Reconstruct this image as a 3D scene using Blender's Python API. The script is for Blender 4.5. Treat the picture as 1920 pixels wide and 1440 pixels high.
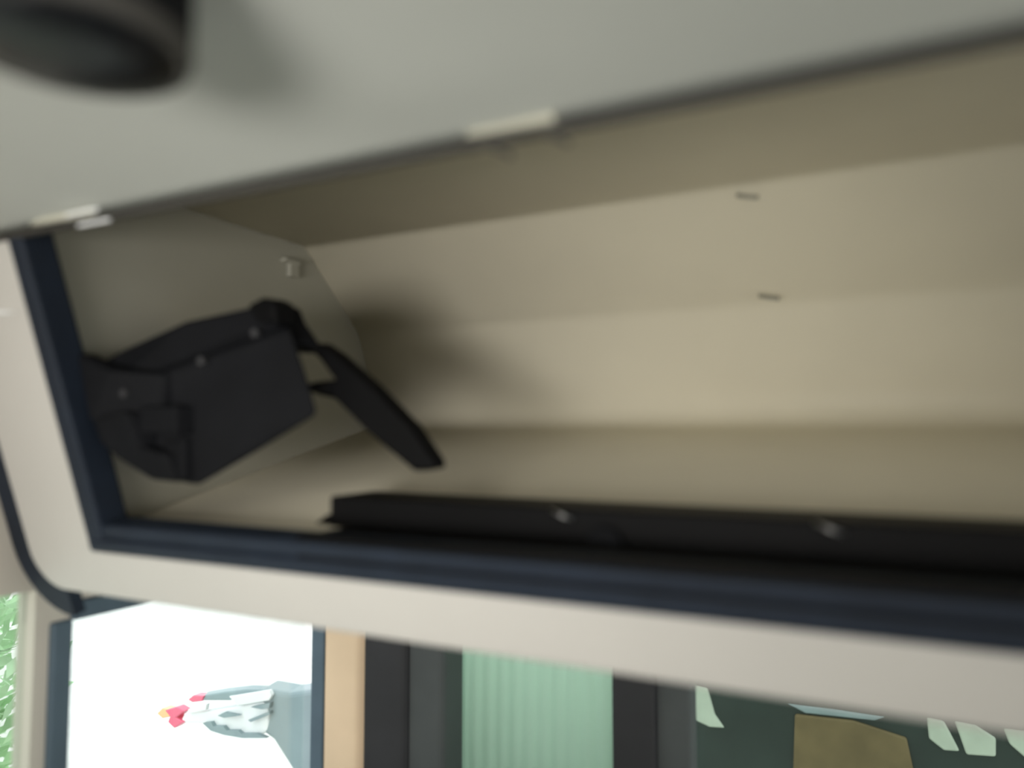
import bpy, bmesh, math
from mathutils import Vector, Matrix
for o in list(bpy.data.objects): bpy.data.objects.remove(o)
S = bpy.context.scene; C = S.collection
# ------------------------------------------------------------ camera, world, light, exposure
F, CX, CY = 1397.0, 960.0, 720.0
CAM = Vector((0, 0, 2.0))
def unit(*v): return Vector(v).normalized()
# axes of the vehicle expressed in camera space (right, up, forward)
AY = unit(701, -88, F)
AX = unit(2795, 88, -F); AX = (AX - AX.dot(AY)*AY).normalized()
AZ = -AX.cross(AY)
if AZ.y < 0: AZ = -AZ
cam = bpy.data.cameras.new('camera'); co = bpy.data.objects.new('camera', cam); C.objects.link(co)
right = Vector((AX.x, AY.x, AZ.x)); up = Vector((AX.y, AY.y, AZ.y)); fwd = Vector((AX.z, AY.z, AZ.z))
m = Matrix((right, up, -fwd)).transposed().to_4x4(); m.translation = CAM; co.matrix_world = m
cam.sensor_width = 36; cam.lens = 36*F/1920; cam.clip_start = 0.02
cam.dof.use_dof = True; cam.dof.focus_distance = 2.6; cam.dof.aperture_fstop = 1.15
S.camera = co
w = bpy.data.worlds.new('sky'); S.world = w; w.use_nodes = True
w.node_tree.nodes['Background'].inputs[0].default_value = (.93, .97, 1, 1)
w.node_tree.nodes['Background'].inputs[1].default_value = 1.5
S.view_settings.view_transform = 'Standard'; S.view_settings.look = 'None'
S.view_settings.exposure = .5; S.view_settings.gamma = 1
def area(name, loc, rot, sx, sy, e, col):
    l = bpy.data.lights.new(name, 'AREA'); l.shape = 'RECTANGLE'; l.size = sx; l.size_y = sy; l.energy = e; l.color = col
    o = bpy.data.objects.new(name, l); C.objects.link(o); o.location = loc; o.rotation_euler = rot; return o
# cabin ceiling lamps behind the viewer
area('cabin_light', (-.55, -.45, 2.36), (math.radians(62), 0, 0), .7, .2, 1.2, (1, .95, .88))
area('cabin_light', (.3, -2.2, 2.42), (0, 0, 0), 1.4, .3, 6, (1, .95, .85))
# unseen fill lamp behind the viewer, added to brighten the compartment liner
d = Vector((-.78, 1.30, 2.10))-Vector((-.28, -1.1, 1.74))
l = area('compartment_fill', (-.28, -1.1, 1.74), d.to_track_quat('-Z', 'Y').to_euler(), .9, .4, 2.4, (1, .97, .93)); l.data.spread = math.radians(54)
# daylight lying in the door opening on the right-hand side
area('door_daylight', (1.2, -.9, 1.5), (0, math.radians(90), 0), 1.2, 1.0, 6, (1, .97, .9))

def ray(x, y):
    c = Vector((x-CX, CY-y, F)); return Vector((c.dot(AX), c.dot(AY), c.dot(AZ)))
def at(x, y, X=None, Y=None, Z=None):      # point of the place seen at a photo pixel, on the plane X, Y or Z = const (camera-relative)
    d = ray(x, y)
    t = X/d.x if X is not None else Y/d.y if Y is not None else Z/d.z
    return d*t + CAM
def onplane(x, y, p, n):
    d = ray(x, y); t = (Vector(p)-CAM).dot(n)/d.dot(n); return d*t + CAM

# ------------------------------------------------------------ materials
def mat(name, col, rough=.6, spec=.3, noise=0, nscale=3, metal=0, bump=0, bscale=200, coat=0):
    m = bpy.data.materials.new(name); m.use_nodes = True; nt = m.node_tree; b = nt.nodes['Principled BSDF']
    c = tuple(((v/255)/12.92 if v/255 <= .04045 else ((v/255+.055)/1.055)**2.4) for v in col)
    b.inputs['Base Color'].default_value = (*c, 1); b.inputs['Roughness'].default_value = rough
    b.inputs['Specular IOR Level'].default_value = spec; b.inputs['Metallic'].default_value = metal
    b.inputs['Coat Weight'].default_value = coat
    tc = nt.nodes.new('ShaderNodeTexCoord')
    if noise:
        n = nt.nodes.new('ShaderNodeTexNoise'); n.inputs['Scale'].default_value = nscale; n.inputs['Detail'].default_value = 3
        r = nt.nodes.new('ShaderNodeValToRGB')
        r.color_ramp.elements[0].color = (*[v*(1-noise) for v in c], 1); r.color_ramp.elements[1].color = (*[min(1, v*(1+noise)) for v in c], 1)
        r.color_ramp.elements[0].position = .35; r.color_ramp.elements[1].position = .65
        nt.links.new(tc.outputs['Object'], n.inputs['Vector']); nt.links.new(n.outputs['Fac'], r.inputs['Fac']); nt.links.new(r.outputs['Color'], b.inputs['Base Color'])
    if bump:
        n = nt.nodes.new('ShaderNodeTexNoise'); n.inputs['Scale'].default_value = bscale
        k = nt.nodes.new('ShaderNodeBump'); k.inputs['Strength'].default_value = bump; k.inputs['Distance'].default_value = .001
        nt.links.new(tc.outputs['Object'], n.inputs['Vector']); nt.links.new(n.outputs['Fac'], k.inputs['Height']); nt.links.new(k.outputs['Normal'], b.inputs['Normal'])
    return m
def glass(name, tint, refl=.06):
    m = bpy.data.materials.new(name); m.use_nodes = True; nt = m.node_tree; nt.nodes.clear()
    o = nt.nodes.new('ShaderNodeOutputMaterial'); t = nt.nodes.new('ShaderNodeBsdfTransparent'); g = nt.nodes.new('ShaderNodeBsdfGlossy'); x = nt.nodes.new('ShaderNodeMixShader')
    t.inputs[0].default_value = (*tint, 1); g.inputs['Roughness'].default_value = .03; x.inputs[0].default_value = refl
    nt.links.new(t.outputs[0], x.inputs[1]); nt.links.new(g.outputs[0], x.inputs[2]); nt.links.new(x.outputs[0], o.inputs[0]); return m
M = dict(
 liner=mat('beige_liner', (212, 206, 186), .55, .3, .04, 2.5, bump=.1, bscale=90),
 endp=mat('olive_grey_panel', (150, 148, 136), .7, .2, .04, 3),
 lid=mat('grey_lid', (194, 196, 189), .6, .25, .04, 2, bump=.08, bscale=120),
 frame=mat('white_moulding', (196, 193, 187), .42, .4, .03, 3),
 gasket=mat('navy_rubber', (28, 36, 48), .6, .25, .15, 12),
 seal=mat('grey_rubber_seal', (72, 70, 66), .7, .3),
 black=mat('black_plastic', (14, 15, 18), .7, .12, .15, 14, bump=.2),
 blacker=mat('black_metal', (8, 8, 9), .6, .12, .1, 10),
 latch=mat('cream_plastic', (190, 188, 172), .4, .4),
 steel=mat('steel', (170, 170, 170), .3, .5, metal=1),
 sgrey=mat('smoked_lens', (10, 12, 16), .35, .4),
 wallg=mat('wall_laminate', (205, 198, 186), .5, .3, .03, 4),
 pillar=mat('glare_tinted_pillar', (88, 104, 116), .6, .3, .08, 8),  # steel-blue lightening from lens glare is mixed into this colour
 dark=mat('charcoal_pillar', (52, 52, 54), .6, .3, .1, 6),
 grey=mat('grey_pillar', (80, 84, 84), .6, .3, .08, 6),
 beige=mat('tan_trim', (228, 200, 168), .6, .2, .04, 6),
 floor=mat('grey_floor', (110, 112, 112), .7, .2, .2, 30),
 ground=mat('pale_concrete', (225, 225, 220), .8, .1, .08, 4),
 mirror=mat('blue_grey_casing', (146, 164, 168), .4, .4, .05, 10),
 chrome=mat('white_gloss', (250, 252, 252), .15, .6, .02, 6),
 red=mat('red_lens', (245, 110, 140), .3, .5), amber=mat('amber_lens', (255, 205, 150), .3, .5),  # red and amber paled: overexposure is put into the lens colours
 vgreen=mat('dark_green_paint', (50, 62, 58), .35, .4, .12, 3), pane=mat('pale_panes', (196, 208, 192), .25, .5, .06, 8),
 ochre=mat('ochre_paint', (118, 104, 74), .6, .3, .15, 5), tyre=mat('tyre_rubber', (25, 25, 26), .8, .2),
 leaf=mat('leaf_green', (196, 228, 188), .7, .2, .2, 6), bark=mat('bark', (95, 80, 65), .9, .1, .2, 10),
 clear=glass('clear_glass', (.96, .99, .98)), tint=glass('green_glass', (.82, .86, .82), .06))
def mesh_screen():
    m = bpy.data.materials.new('green_mesh_cloth'); m.use_nodes = True; nt = m.node_tree; nt.nodes.clear()
    o = nt.nodes.new('ShaderNodeOutputMaterial'); d = nt.nodes.new('ShaderNodeBsdfDiffuse'); t = nt.nodes.new('ShaderNodeBsdfTranslucent'); x = nt.nodes.new('ShaderNodeMixShader')
    tc = nt.nodes.new('ShaderNodeTexCoord'); wv = nt.nodes.new('ShaderNodeTexWave'); wv.bands_direction = 'Z'; wv.inputs['Scale'].default_value = 60; wv.inputs['Distortion'].default_value = .6
    r = nt.nodes.new('ShaderNodeValToRGB'); r.color_ramp.elements[0].color = (.66, .82, .72, 1); r.color_ramp.elements[1].color = (.74, .90, .80, 1)
    nt.links.new(tc.outputs['Object'], wv.inputs['Vector']); nt.links.new(wv.outputs['Fac'], r.inputs[0])
    nt.links.new(r.outputs[0], d.inputs[0]); nt.links.new(r.outputs[0], t.inputs[0]); x.inputs[0].default_value = .6
    nt.links.new(d.outputs[0], x.inputs[1]); nt.links.new(t.outputs[0], x.inputs[2]); nt.links.new(x.outputs[0], o.inputs[0]); return m
M['screen'] = mesh_screen()

# ------------------------------------------------------------ builders
def obj(name, bm, m, parent=None, bevel=0, smooth=False, seg=3):
    bmesh.ops.recalc_face_normals(bm, faces=bm.faces)
    me = bpy.data.meshes.new(name); bm.to_mesh(me); bm.free(); me.materials.append(M[m]); o = bpy.data.objects.new(name, me); C.objects.link(o)
    if smooth:
        for p in me.polygons: p.use_smooth = True
    if bevel:
        b = o.modifiers.new('bevel', 'BEVEL'); b.width = bevel; b.segments = seg; b.limit_method = 'ANGLE'; b.angle_limit = .5
    if parent:
        o.parent = parent; o.matrix_parent_inverse = parent.matrix_basis.inverted()
    return o
def tag(o, label, cat, group=None):
    o['label'] = label; o['category'] = cat
    if group: o['group'] = group
    return o
def thing(name, label, cat, loc, group=None):
    o = bpy.data.objects.new(name, None); C.objects.link(o); o.location = loc; o.empty_display_size = .05; return tag(o, label, cat, group)
def struct(o): o['kind'] = 'structure'; return o
def box(bm, a, b):
    v = [bm.verts.new((x, y, z)) for x in (a[0], b[0]) for y in (a[1], b[1]) for z in (a[2], b[2])]
    for f in ((0,1,3,2), (4,6,7,5), (0,4,5,1), (2,3,7,6), (0,2,6,4), (1,5,7,3)): bm.faces.new([v[i] for i in f])
    return bm
def hexa(bm, f, k):                  # two matching polygons joined into a solid
    a = [bm.verts.new(p) for p in f]; b = [bm.verts.new(p) for p in k]; n = len(a)
    bm.faces.new(a); bm.faces.new(b[::-1])
    for i in range(n): bm.faces.new([a[i], b[i], b[(i+1) % n], a[(i+1) % n]])
    return bm
def prism(bm, pts, off): return hexa(bm, pts, [Vector(p)+Vector(off) for p in pts])
def tube(bm, pts, r, n=12, r2=None):
    pts = [Vector(p) for p in pts]; rings = []
    for i, p in enumerate(pts):
        d = (pts[min(i+1, len(pts)-1)]-pts[max(i-1, 0)]).normalized()
        a = d.cross(Vector((0, 0, 1)) if abs(d.z) < .9 else Vector((1, 0, 0))).normalized(); b = d.cross(a)
        rr = r if r2 is None else r+(r2-r)*i/(len(pts)-1)
        rings.append([bm.verts.new(p+rr*(math.cos(t)*a+math.sin(t)*b)) for t in [2*math.pi*j/n for j in range(n)]])
    for i in range(len(rings)-1):
        for j in range(n): bm.faces.new([rings[i][j], rings[i][(j+1) % n], rings[i+1][(j+1) % n], rings[i+1][j]])
    bm.faces.new(rings[0]); bm.faces.new(rings[-1][::-1]); return bm
def lathe(bm, c, prof, n=48):
    rings = [[bm.verts.new((c[0]+r*math.cos(2*math.pi*j/n), c[1]+r*math.sin(2*math.pi*j/n), c[2]+z)) for j in range(n)] for r, z in prof]
    for i in range(len(rings)-1):
        for j in range(n): bm.faces.new([rings[i][j], rings[i][(j+1) % n], rings[i+1][(j+1) % n], rings[i+1][j]])
    bm.faces.new(rings[0]); bm.faces.new(rings[-1][::-1]); return bm
N = bmesh.new

# ------------------------------------------------------------ key planes of the header compartment
YT = .6; XE = -1.08                              # front top edge, end wall
A = at(20, 450, Y=YT); XE = A.x                  # opening top left corner
Bl = at(175, 1030, X=XE)                         # opening bottom left corner (outer edge of rubber)
Bk = at(570, 462, X=XE); Ck = at(645, 628, X=XE); Dk = at(712, 795, X=XE)
print('A', A, 'B', Bl, 'back', Bk, Ck, Dk)
pn = Vector((0, Bl.z-A.z, -(Bl.y-A.y))).normalized()      # normal of the sloping front panel
if pn.y > 0: pn = -pn
def fp(x, y, d=0): return onplane(x, y, A+pn*d, pn)
def fpx(X, p): return Vector((X, p.y, p.z))
XR = 1.2
low = fp(585, 1181)                               # bottom edge line of front panel
inn = fp(200, 986)                                # inner edge of lower rubber
print('low', low, 'inn', inn, 'leftouter', fp(0, 880), fp(80, 1110))

# ------------------------------------------------------------ shell of the vehicle
XW = -1.30
WZ = at(128, 1160, X=XW).z; WY0 = at(126, 1300, X=XW).y; WY1 = at(585, 1300, X=XW).y
print('window', WZ, WY0, WY1)
struct(obj('floor', box(N(), (XW-.04, -3.2, -.05), (1.3, 1.75, 0)), 'floor'))
struct(obj('ceiling', box(N(), (XW-.04, -3.2, 2.46), (1.3, 1.9, 2.5)), 'wallg'))
bm = N(); t0, t1 = XW-.05, XW
PY = at(60, 1300, X=XW).y
box(bm, (t0, -3.2, 0), (t1, 1.8, 1.0)); box(bm, (t0, PY, WZ), (t1, 1.8, 2.46)); box(bm, (t0, -3.2, WZ+.06), (t1, PY, 2.46)); box(bm, (t0, PY, 1.0), (t1, WY0-.035, WZ)); box(bm, (t0, -3.2, 1.0), (t1, -.8, WZ+.06))
struct(obj('wall_left', bm, 'wallg'))
bm = N(); box(bm, (1.25, -3.2, 0), (1.3, 1.8, 1.0)); box(bm, (1.25, -3.2, 1.95), (1.3, 1.8, 2.46)); box(bm, (1.25, -3.2, 1), (1.3, -1.6, 1.95)); box(bm, (1.25, .2, 1), (1.3, .32, 1.95)); box(bm, (1.25, 1.65, 1), (1.3, 1.8, 1.95))
struct(obj('wall_right', bm, 'wallg'))
struct(obj('wall_back', box(N(), (XW-.04, -3.25, 0), (1.3, -3.2, 2.5)), 'wallg'))
YF = 1.72
bm = N(); box(bm, (XW-.04, YF, 0), (1.3, YF+.06, .95)); box(bm, (XW-.04, YF, 1.93), (1.3, YF+.06, 2.5))
struct(obj('wall_front', bm, 'wallg'))
# driver's side window: rubber frame and pane
bm = N(); g = .036
box(bm, (t0-.01, WY0-g, 1.0), (t1+.012, WY0, WZ+.0)); box(bm, (t0-.01, WY0, WZ-.004), (t1+.012, WY1, WZ+.03)); box(bm, (t0-.01, WY0-g, .97), (t1+.012, WY1, 1.0))
w1 = struct(obj('window_1', bm, 'pillar', bevel=.005))
obj('pane', box(N(), (XW-.03, WY0, 1.0), (XW-.025, WY1, WZ)), 'clear', w1)
# window behind the pillar (towards the viewer)
w2 = struct(obj('window_2', box(N(), (t0-.01, -.8, .97), (t1+.012, PY, 1.0)), 'pillar'))
obj('pane', box(N(), (XW-.03, -.8, 1.0), (XW-.025, PY, WZ+.06)), 'tint', w2)
# front corner pillar: slate edge, tan trim, charcoal body
def vert(x0, x1, y0, y1, z0=.9, z1=1.99, th=.05):           # upright between two photo columns on planes Y=y0,y1
    a = at(x0, 1300, Y=y0); b = at(x1, 1300, Y=y1)
    return prism(N(), [(a.x, a.y, z0), (b.x, b.y, z0), (b.x, b.y, z1), (a.x, a.y, z1)], (0, th, 0))
struct(obj('trim_1', vert(582, 606, WY1, WY1+.01, th=.1), 'pillar', bevel=.004))
struct(obj('trim_2', vert(600, 678, WY1+.012, WY1+.02, th=.08), 'beige', bevel=.022, seg=5))
struct(obj('trim_3', vert(676, 762, WY1+.03, WY1+.06, th=.1), 'dark', bevel=.015))
struct(obj('trim_4', vert(758, 832, WY1+.07, WY1+.10, th=.1), 'grey', bevel=.015))
YS = YF-.06
struct(obj('trim_5', vert(1146, 1228, YS, YS, th=.05), 'dark', bevel=.01))
struct(obj('trim_6', vert(1224, 1295, YS+.02, YS+.02, th=.06), 'grey', bevel=.01))
w3 = struct(obj('window_3', box(N(), (XW, YF+.01, .95), (1.25, YF+.05, .98)), 'dark'))
obj('pane', prism(N(), [(XW, YF+.03, .98), (1.25, YF+.03, .98), (1.25, YF+.03, 1.93), (XW, YF+.03, 1.93)], (0, .006, 0)), 'tint', w3)

# pale green mesh blind hung in the windscreen
a = at(826, 1300, Y=YF-.02); b = at(1150, 1300, Y=YF-.02)
bl = thing('window_blind', 'pale green mesh blind hanging in windscreen between two charcoal uprights', 'blind', ((a.x+b.x)/2, YF-.02, 1.0))
bm = N(); n = 60; vs = []
for i in range(n+1):
    x = a.x+(b.x-a.x)*i/n; y = YF-.02+.003*math.sin(i*1.3)+.002*math.sin(i*.37)
    vs.append((bm.verts.new((x, y, 1.0)), bm.verts.new((x, y, 1.96))))
for i in range(n): bm.faces.new([vs[i][0], vs[i+1][0], vs[i+1][1], vs[i][1]])
o = obj('mesh_cloth', bm, 'screen', bl, smooth=True); s = o.modifiers.new('s', 'SOLIDIFY'); s.thickness = .001
obj('bottom_rail', tube(N(), [(a.x, YF-.02, 1.0), (b.x, YF-.02, 1.0)], .008), 'dark', bl)

# ------------------------------------------------------------ overhead compartment
comp = thing('overhead_compartment', 'open beige compartment above windscreen with white moulded front and dark rubber rim', 'compartment', (0, Bl.y, Bl.z))
th = .012
fl = (Bl.y+.03, Bl.z+.0)
prof = [(A.y+.004, A.z+.014), (A.y+.006, Bk.z), (Bk.y, Bk.z), (Ck.y+.05, 2+(Ck.z-2)*(Ck.y+.05)/Ck.y), (Dk.y, Dk.z), (inn.y+.03, inn.z-.012)]
# smooth, slightly rounded folds
def fillet(pts, r=(), n=6):
    out = [Vector(pts[0])]
    for i in range(1, len(pts)-1):
        p = Vector(pts[i]); a = (Vector(pts[i-1])-p).normalized(); b = (Vector(pts[i+1])-p).normalized(); p0 = p+a*r[i]; p1 = p+b*r[i]
        for k in range(n+1):
            t = k/n; out.append((1-t)**2*p0+2*t*(1-t)*p+t*t*p1)
    out.append(Vector(pts[-1])); return out
pf = fillet(prof, (0, .004, .012, .014, .07, 0), 9)
bm = N(); rows = []
for X in (XE+.0005, XR): rows.append([bm.verts.new((X, q.x, q.y)) for q in pf])
for i in range(len(pf)-1): bm.faces.new([rows[0][i], rows[1][i], rows[1][i+1], rows[0][i+1]])
o = obj('back_liner', bm, 'liner', comp, smooth=True); s = o.modifiers.new('s', 'SOLIDIFY'); s.thickness = .006; s.offset = 1
bm = N(); prism(bm, [(XE, y, z) for y, z in prof], (-.01, 0, 0)); obj('end_panel', bm, 'endp', comp)
bm = N(); prism(bm, [(XR, y, z) for y, z in prof], (.01, 0, 0)); obj('end_panel', bm, 'endp', comp)
# front panel: outer outline with a rounded lower left corner, opening cut out
XO = fp(40, 1000).x
XO = (fp(2, 880).x+fp(80, 1110).x)/2
def pz(X, t): return Vector((X, A.y+(Bl.y-A.y)*t, A.z+(Bl.z-A.z)*t))      # t=0 top of opening, t=1 bottom
tl = (low.z-A.z)/(Bl.z-A.z); print('XO', XO, 'tl', tl)
rc = .07; L = (Bl-A).length
out = [pz(XO, -.03)]
for k in range(9):
    u = math.pi/2*k/8; out.append(pz(XO+rc*(1-math.cos(u)), tl-rc*(1-math.sin(u))/L))
out += [pz(XR, tl)]
inner = [pz(XR, 1), pz(XE+.0, 1), pz(XE, -.03)]
bm = N(); poly = out+[pz(XR, 1)]+[pz(XE, 1), pz(XE, -.03)]
prism(bm, poly, -pn*.03); obj('front_panel', bm, 'frame', comp, bevel=.008, seg=4)
def edge(e, d):
    q = [pz(XO-e, -.03)]
    for k in range(9):
        u = math.pi/2*k/8; q.append(pz(XO-e+(rc+e)*(1-math.cos(u)), tl+e/L-(rc+e)*(1-math.sin(u))/L))
    return [p-pn*d for p in q]
bm = N(); o_ = edge(.046, .004); i_ = edge(-.004, .004)
prism(bm, o_+i_[::-1], -pn*.02); obj('outer_seal', bm, 'gasket', comp)
# underside return of the front panel towards the windscreen
bm = N(); q = pz(0, tl)-pn*.025
prism(bm, [(XO+.03, q.y, q.z+.004), (XR, q.y, q.z+.004), (XR, 1.66, 1.93), (XO+.03, 1.66, 1.93)], (0, 0, .008)); obj('underside_panel', bm, 'frame', comp)
# rubber rim: left jamb, lower lip (two steps)
gw = .05
bm = N(); prism(bm, [pz(XE-.004, -.02)+pn*.004, pz(XE+gw*.55, -.02)+pn*.004, pz(XE+gw*.7, 1.0)+pn*.004, pz(XE-.004, 1.0)+pn*.004], -pn*.05)
obj('rubber_rim', bm, 'gasket', comp, bevel=.006)
ti = (inn.z-A.z)/(Bl.z-A.z)
bm = N(); prism(bm, [pz(XE, ti), pz(XR, ti), pz(XR, (1+ti)/2+.008), pz(XE, (1+ti)/2+.008)], -pn*.04)
obj('rubber_rim', bm, 'gasket', comp, bevel=.006)
bm = N(); prism(bm, [pz(XE, (1+ti)/2)+pn*.007, pz(XR, (1+ti)/2)+pn*.007, pz(XR, 1.004)+pn*.007, pz(XE, 1.004)+pn*.007], -pn*.04)
obj('rubber_rim', bm, 'gasket', comp, bevel=.006)
# small clip in the back corner and screws on the liner
c = at(548, 490, X=XE+.012); bm = N(); box(bm, c+Vector((-.012, -.022, -.004)), c+Vector((.004, .022, .004))); box(bm, c+Vector((-.012, -.004, -.03)), c+Vector((0, .022, .004)))
obj('corner_clip', bm, 'endp', comp, bevel=.002)
def back_pt(x, y, p, q):
    n = Vector((0, q.z-p.z, -(q.y-p.y))).normalized(); return onplane(x, y, p, n), (n if n.y < 0 else -n)
for x, y, p, q in ((1402, 367, Bk, Ck), (1442, 556, Bk, Ck)):
    c, n = back_pt(x, y, p, q); bm = N(); d = Vector((.016, 0, -.004)); 
    tube(bm, [c-d+n*.002, c+n*.004, c+d+n*.002], .0035, 8); obj('scratch_rib', bm, 'endp', comp, smooth=True)

# ------------------------------------------------------------ ceiling flap above the opening
fe = pz(0, -.012)                                     # seam line
sl = (.36-.264)/.6
def fz(y, off=0): return fe.z+.004+(fe.y-y)*.2+off
flap = thing('compartment_lid', 'grey ceiling lid raised above compartment, edged by a thin dark rubber seal', 'lid', (0, fe.y, fe.z))
bm = N(); ny = 24; nx = 30; gr = []
for j in range(ny+1):
    y = fe.y-.0-(fe.y-.08)*j/ny; row = []
    for i in range(nx+1):
        X = XW+.01+(XR-XW-.02)*i/nx
        d = math.exp(-((X+.40-(y-.45)*.7)/.10)**2)*.006*min(1, j/4)     # soft raised rib across the lid
        row.append(bm.verts.new((X, y, fz(y, -d))))
    gr.append(row)
for j in range(ny):
    for i in range(nx): bm.faces.new([gr[j][i], gr[j][i+1], gr[j+1][i+1], gr[j+1][i]])
o = obj('lid_panel', bm, 'lid', flap, smooth=True); s = o.modifiers.new('s', 'SOLIDIFY'); s.thickness = .012; s.offset = 1
for v in (1,): pass
obj('rubber_seal', tube(N(), [(XW+.01, fe.y, fe.z), (XR-.02, fe.y, fe.z)], .006, 10), 'seal', flap, smooth=True)
def latch(x0, y0, x1, y1, prongs):
    a = at(x0, y0, Y=fe.y-.008); b = at(x1, y1, Y=fe.y-.008); zz = fe.z+.003
    d = Vector((b.x-a.x, 0, 0)); a = Vector((a.x, fe.y-.009, zz)); b = a+d
    bm = N(); prism(bm, [a+Vector((0, 0, -.001)), b+Vector((0, 0, -.004)), b+Vector((0, 0, .006)), a+d*.45+Vector((0, 0, .010)), a+Vector((0, 0, .002))], (0, -.008, 0))
    l = obj('latch', bm, 'latch', flap, bevel=.0015)
    for dy, k in prongs:
        p = Vector((b.x-.035, fe.y+dy, fe.z+k)); bm = N(); box(bm, p+Vector((0, -.002, -.0016)), p+Vector((.06, .002, .0016))); obj('prong', bm, 'chrome', l, bevel=.0005)
    return l
latch(70, 414, 185, 392, ((-.026, .000), (-.010, -.009)))
l = latch(880, 268, 1045, 232, ())
for x, y in ((930, 276), (1035, 252)):
    a = at(x, y+6, Y=fe.y-.014); bm = N(); tube(bm, [a+Vector((-.03, 0, .004)), a+Vector((-.01, 0, .006)), a+Vector((.008, 0, -.002)), a+Vector((.016, 0, -.008))], .0024, 8); obj('wire_hook', bm, 'seal', l, smooth=True)

# ------------------------------------------------------------ black round fitting under the lid, near the viewer
dc = at(134, 84, Z=.245)
R_ = .071; top = fz(dc.y)-dc.z
dome = thing('ceiling_camera', 'round black fitting under ceiling lid at upper left with a paler rim', 'camera', dc)
obj('housing', lathe(N(), dc, [(R_*.97, top), (R_, top*.6), (R_, .012), (R_*.97, .004)]), 'black', dome, smooth=True)
obj('rim_ring', lathe(N(), dc, [(R_*1.0, .008), (R_*1.01, .003), (R_*.99, -.003), (R_*.90, -.004), (R_*.90, .004)]), 'seal', dome, smooth=True)
obj('lens_cover', lathe(N(), dc, [(R_*.89, .003), (R_*.86, -.005), (R_*.6, -.011), (R_*.3, -.014), (.002, -.0145)]), 'sgrey', dome, smooth=True)

# ------------------------------------------------------------ black actuator on the end wall, with its lever
def Q(x, y, Y): return at(x, y, Y=Y)
act = thing('lid_actuator', 'chunky black mechanism box fixed to left end wall of compartment', 'mechanism', Q(200, 800, .70))
front = [Q(300, 700, .735), Q(420, 655, .77), Q(545, 612, .80), Q(572, 690, .805), Q(598, 778, .81), Q(480, 850, .79), Q(372, 912, .765), Q(285, 895, .745), Q(262, 790, .735)]
back = [Q(290, 628, .86), Q(380, 600, .88), Q(480, 575, .90), Q(515, 660, .905), Q(545, 745, .91), Q(450, 810, .90), Q(365, 870, .88), Q(310, 850, .86), Q(285, 740, .86)]
obj('housing', hexa(N(), front, back), 'black', act, bevel=.008)
# upper carriage with a small cap
f = [Q(172, 684, .71), Q(235, 655, .72), Q(345, 602, .76), Q(500, 568, .80), Q(512, 600, .80), Q(540, 640, .80), Q(300, 730, .745), Q(200, 735, .72)]
obj('carriage', prism(N(), f, (.02, .05, 0)), 'black', act, bevel=.006)
f = [Q(462, 572, .79), Q(492, 556, .79), Q(512, 566, .79), Q(516, 604, .79), Q(478, 604, .79)]
obj('carriage_cap', prism(N(), f, (.01, .035, 0)), 'blacker', act, bevel=.005)
# mounting arm reaching the jamb, with an open gap
f = [Q(140, 660, .68), Q(210, 690, .70), Q(310, 700, .735), Q(300, 770, .735), Q(205, 800, .71), Q(165, 790, .69)]
obj('wall_bracket', prism(N(), f, (.01, .025, 0)), 'black', act, bevel=.006)
f = [Q(170, 785, .69), Q(230, 770, .70), Q(262, 812, .72), Q(258, 836, .72), Q(310, 850, .735), Q(330, 905, .745), Q(280, 900, .735), Q(220, 862, .715), Q(185, 830, .70)]
obj('wall_bracket', prism(N(), f, (.01, .025, 0)), 'black', act, bevel=.006)
f = [Q(252, 760, .72), Q(330, 760, .735), Q(330, 815, .735), Q(262, 812, .72)]
obj('wall_bracket', prism(N(), f, (.01, .025, 0)), 'black', act, bevel=.004)
f = [Q(306, 830, .742), Q(345, 820, .748), Q(345, 900, .75), Q(305, 895, .745)]
obj('wall_bracket', prism(N(), f, (.01, .025, 0)), 'black', act, bevel=.004)
for x, y, Y in ((235, 738, .712), (380, 677, .755), (480, 625, .785)):
    a = Q(x, y, Y); obj('screw', tube(N(), [a+Vector((0, .004, 0)), a+Vector((.001, -.005, 0))], .006, 14), 'dark', act)
YA = .86
lev = [Q(555, 648, YA), Q(592, 642, YA), Q(622, 662, YA), Q(690, 722, YA), Q(765, 800, YA), Q(806, 862, YA), Q(808, 878, YA), Q(775, 884, YA), Q(690, 812, YA), Q(626, 748, YA), Q(585, 738, YA), Q(583, 716, YA), Q(626, 712, YA), Q(600, 676, YA), Q(585, 660, YA), Q(560, 662, YA)]
obj('lever', prism(N(), lev, (.012, .022, 0)), 'blacker', act, bevel=.004)
obj('pivot_pin', tube(N(), [Q(545, 655, .84), Q(600, 652, .862)], .006, 12), 'blacker', act)
obj('pivot_pin', tube(N(), [Q(570, 727, .84), Q(620, 727, .862)], .007, 12), 'blacker', act)

# ------------------------------------------------------------ long black housing along the bottom of the compartment
yb = .83; tz = at(640, 931, Y=yb).z; xl = at(618, 940, Y=yb).x; xs = at(572, 975, Y=yb).x; zs = at(590, 970, Y=yb).z
bar = thing('display_housing', 'long black metal housing lying along the lower rim of compartment', 'housing', (0, yb, inn.z))
zb = inn.z-.03+.005
obj('body', box(N(), (xl, yb, zb), (XR-.03, yb+.10, tz)), 'blacker', bar, bevel=.004)
bm = N(); prism(bm, [(xs, yb+.005, zb), (xl+.01, yb+.005, zb), (xl+.01, yb+.005, zs+.006), (xl-.01, yb+.005, zs+.004), (xs+.01, yb+.005, zs-.012)], (0, .06, 0)); obj('end_bracket', bm, 'blacker', bar, bevel=.003)
obj('front_step', box(N(), (xl+.03, inn.y+.005, zb+.0), (XR-.03, yb+.01, at(1135, 1046, Y=inn.y+.02).z)), 'blacker', bar, bevel=.004)
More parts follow.
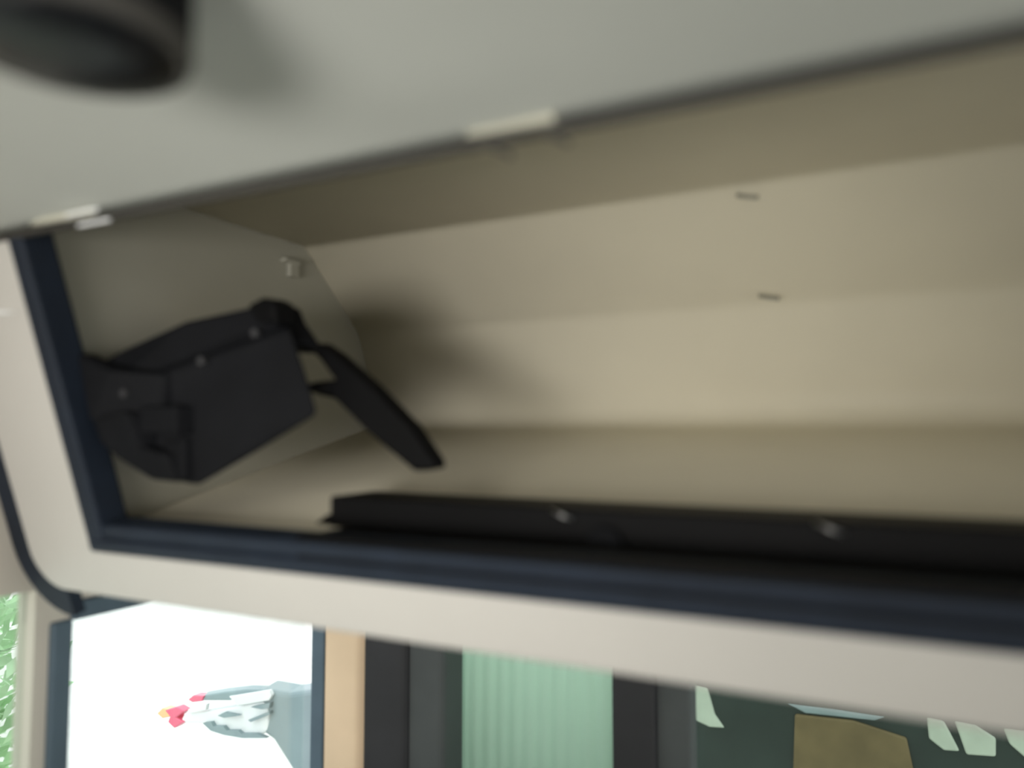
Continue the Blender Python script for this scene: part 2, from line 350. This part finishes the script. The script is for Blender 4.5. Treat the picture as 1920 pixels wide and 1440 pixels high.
for x, y in ((1052, 965), (1556, 992)):
    a = at(x, y, Y=yb-.002); obj('screw_glint', tube(N(), [a+Vector((-.014, 0, .006)), a+Vector((0, -.003, 0)), a+Vector((.014, 0, -.005))], .0018, 8), 'steel', bar, smooth=True)  # glints on screws, modelled as small bright steel wires
a = at(1136, 1026, Y=yb-.004); obj('round_knob', tube(N(), [a, a+Vector((0, -.008, 0))], .024, 24), 'black', bar, bevel=.003)

# bright strip on the front panel's left side
a = onplane(-20, 586, A+pn*.003, pn); b = onplane(38, 584, A+pn*.003, pn)
tag(obj('edge_clip', prism(N(), [a-Vector((0, 0, .004)), b, a+Vector((0, 0, .004))], pn*.004), 'chrome'), 'small bright clip on white front moulding near left picture edge', 'clip')

# ------------------------------------------------------------ outside
tag(obj('pavement', box(N(), (-30, -20, -.4), (30, 30, -.35)), 'ground'), 'pale concrete ground outside the vehicle', 'ground')['kind'] = 'structure'
# wing mirror beyond the side window, on the front corner pillar
def W(x, y, Y): return at(x, y, Y=Y)
wm = thing('wing_mirror', 'blue-grey wing mirror with red tip seen through the overexposed side window', 'mirror', W(590, 1400, 1.46))
Y0 = 1.56
body = [W(598, 1292, Y0), W(540, 1300, Y0), W(495, 1292, Y0), W(480, 1300, Y0), W(505, 1345, Y0), W(490, 1372, Y0), W(512, 1388, Y0), W(548, 1445, Y0), W(560, 1475, Y0), W(598, 1475, Y0)]
obj('base', prism(N(), body, (-.02, .08, 0)), 'mirror', wm, bevel=.012)
body = [W(505, 1294, Y0), W(460, 1293, Y0), W(415, 1298, Y0), W(375, 1305, Y0), W(376, 1314, Y0), W(430, 1314, Y0), W(505, 1302, Y0)]
obj('upper_arm', prism(N(), body, (-.01, .04, 0)), 'mirror', wm, bevel=.005)
body = [W(505, 1312, Y0), W(432, 1326, Y0), W(345, 1338, Y0), W(335, 1356, Y0), W(390, 1358, Y0), W(430, 1374, Y0), W(480, 1384, Y0), W(505, 1372, Y0)]
obj('shell', prism(N(), body, (-.015, .06, 0)), 'chrome', wm, bevel=.008)
for p in ([(428, 1306), (505, 1294), (510, 1304), (504, 1314), (445, 1324)], [(352, 1330), (388, 1320), (386, 1332), (350, 1340)]):
    obj('white_reflection', prism(N(), [W(x, y, Y0-.01) for x, y in p], (0, .012, 0)), 'chrome', wm, bevel=.003)  # white reflections on the mirror, modelled as thin raised patches
for p in ([(380, 1356), (395, 1354), (400, 1362), (418, 1362), (425, 1370), (445, 1370), (452, 1376), (480, 1376), (500, 1384), (455, 1384), (420, 1378), (395, 1370)], [(465, 1350), (505, 1334), (506, 1340), (470, 1354)], [(408, 1342), (420, 1336), (448, 1342), (420, 1346)], [(470, 1326), (506, 1318), (504, 1328), (490, 1330)]):
    obj('trim_strip', prism(N(), [W(x, y, Y0-.012) for x, y in p], (0, .012, 0)), 'mirror', wm)
obj('reflector', prism(N(), [W(x, y, Y0-.005) for x, y in ((352, 1312), (362, 1304), (382, 1305), (378, 1315), (360, 1317))], (0, .03, 0)), 'red', wm, bevel=.003)['label'] = 'small red reflector on arm'
obj('reflector', prism(N(), [W(x, y, Y0-.005) for x, y in ((308, 1332), (330, 1326), (344, 1334), (330, 1346), (345, 1354), (326, 1366), (314, 1354), (318, 1344))], (0, .03, 0)), 'red', wm, bevel=.004)['label'] = 'large red reflector at tip'
obj('reflector', prism(N(), [W(x, y, Y0-.003) for x, y in ((294, 1338), (304, 1328), (315, 1330), (318, 1344), (304, 1347))], (0, .03, 0)), 'amber', wm, bevel=.003)['label'] = 'amber reflector at tip'

# dark green vehicle parked ahead, seen through the windscreen
YV = 4.0
van = thing('parked_van', 'dark green van with pale windows and ochre panel parked beyond windscreen', 'van', (.8, YV+.9, -.35))
bm = N(); x0, x1 = -1.9, 3.4
sec = [(x0, .0), (x1, .0), (x1, 1.0), (x1-.25, 1.55), (x1-.6, 1.8), (x0+.15, 1.8), (x0, 1.6)]
prism(bm, [(x, YV, z) for x, z in sec], (0, 1.8, 0)); obj('body', bm, 'vgreen', van, bevel=.08, seg=4)
def V(x, y, d=0): return at(x, y, Y=YV-.012+d)
for p in ([(1296, 1284), (1326, 1290), (1340, 1340), (1358, 1366), (1330, 1364), (1300, 1350)], [(1738, 1345), (1770, 1352), (1800, 1410), (1770, 1408), (1742, 1386)], [(1790, 1352), (1830, 1360), (1868, 1385), (1868, 1420), (1812, 1416)], [(1882, 1366), (1960, 1376), (1960, 1440), (1925, 1424), (1893, 1396)]):
    obj('window', prism(N(), [V(x, y) for x, y in p], (0, .03, 0)), 'pane', van, bevel=.01)
obj('side_panel', prism(N(), [V(x, y, -.005) for x, y in ((1490, 1340), (1600, 1352), (1700, 1385), (1725, 1500), (1485, 1500))], (0, .03, 0)), 'ochre', van, bevel=.01)['label'] = 'ochre side panel'
obj('roof_rail', prism(N(), [V(x, y) for x, y in ((1475, 1320), (1560, 1330), (1660, 1345), (1640, 1352), (1510, 1338))], (0, .03, 0)), 'mirror', van, bevel=.01)
for X in (-1.2, 2.3):
    wl = obj('wheel', tube(N(), [(X, YV-.03, 0), (X, YV+.2, 0)], .35, 32), 'tyre', van, bevel=.03)
    obj('hub', tube(N(), [(X, YV-.04, 0), (X, YV-.02, 0)], .19, 24), 'steel', wl)

# leafy shrub outside the rear side window
import random
random.seed(4)
tr = thing('leafy_tree', 'pale green leafy tree outside beyond left side window', 'tree', (-3.6, 1.55, -.35))
obj('trunk', tube(N(), [(-3.6, 1.55, -.35), (-3.58, 1.57, .5), (-3.62, 1.55, 1.2)], .08, 12, .04), 'bark', tr)
bm = N()
for i in range(2600):
    u = random.random(); v = random.random()*2*math.pi; r = random.random()**.4
    cz = 1-2*random.random(); sr = math.sqrt(1-cz*cz)
    c = Vector((-3.6+.6*r*sr*math.cos(v), 1.55+.7*r*sr*math.sin(v), 1.05+.95*r*cz))
    n = Vector((random.gauss(0, 1), random.gauss(0, 1), random.gauss(0, 1))).normalized(); t = n.orthogonal().normalized(); b2 = n.cross(t); s = .05
    bm.faces.new([bm.verts.new(c+t*s), bm.verts.new(c+b2*s*.5), bm.verts.new(c-t*s), bm.verts.new(c-b2*s*.5)])
obj('foliage', bm, 'leaf', tr)
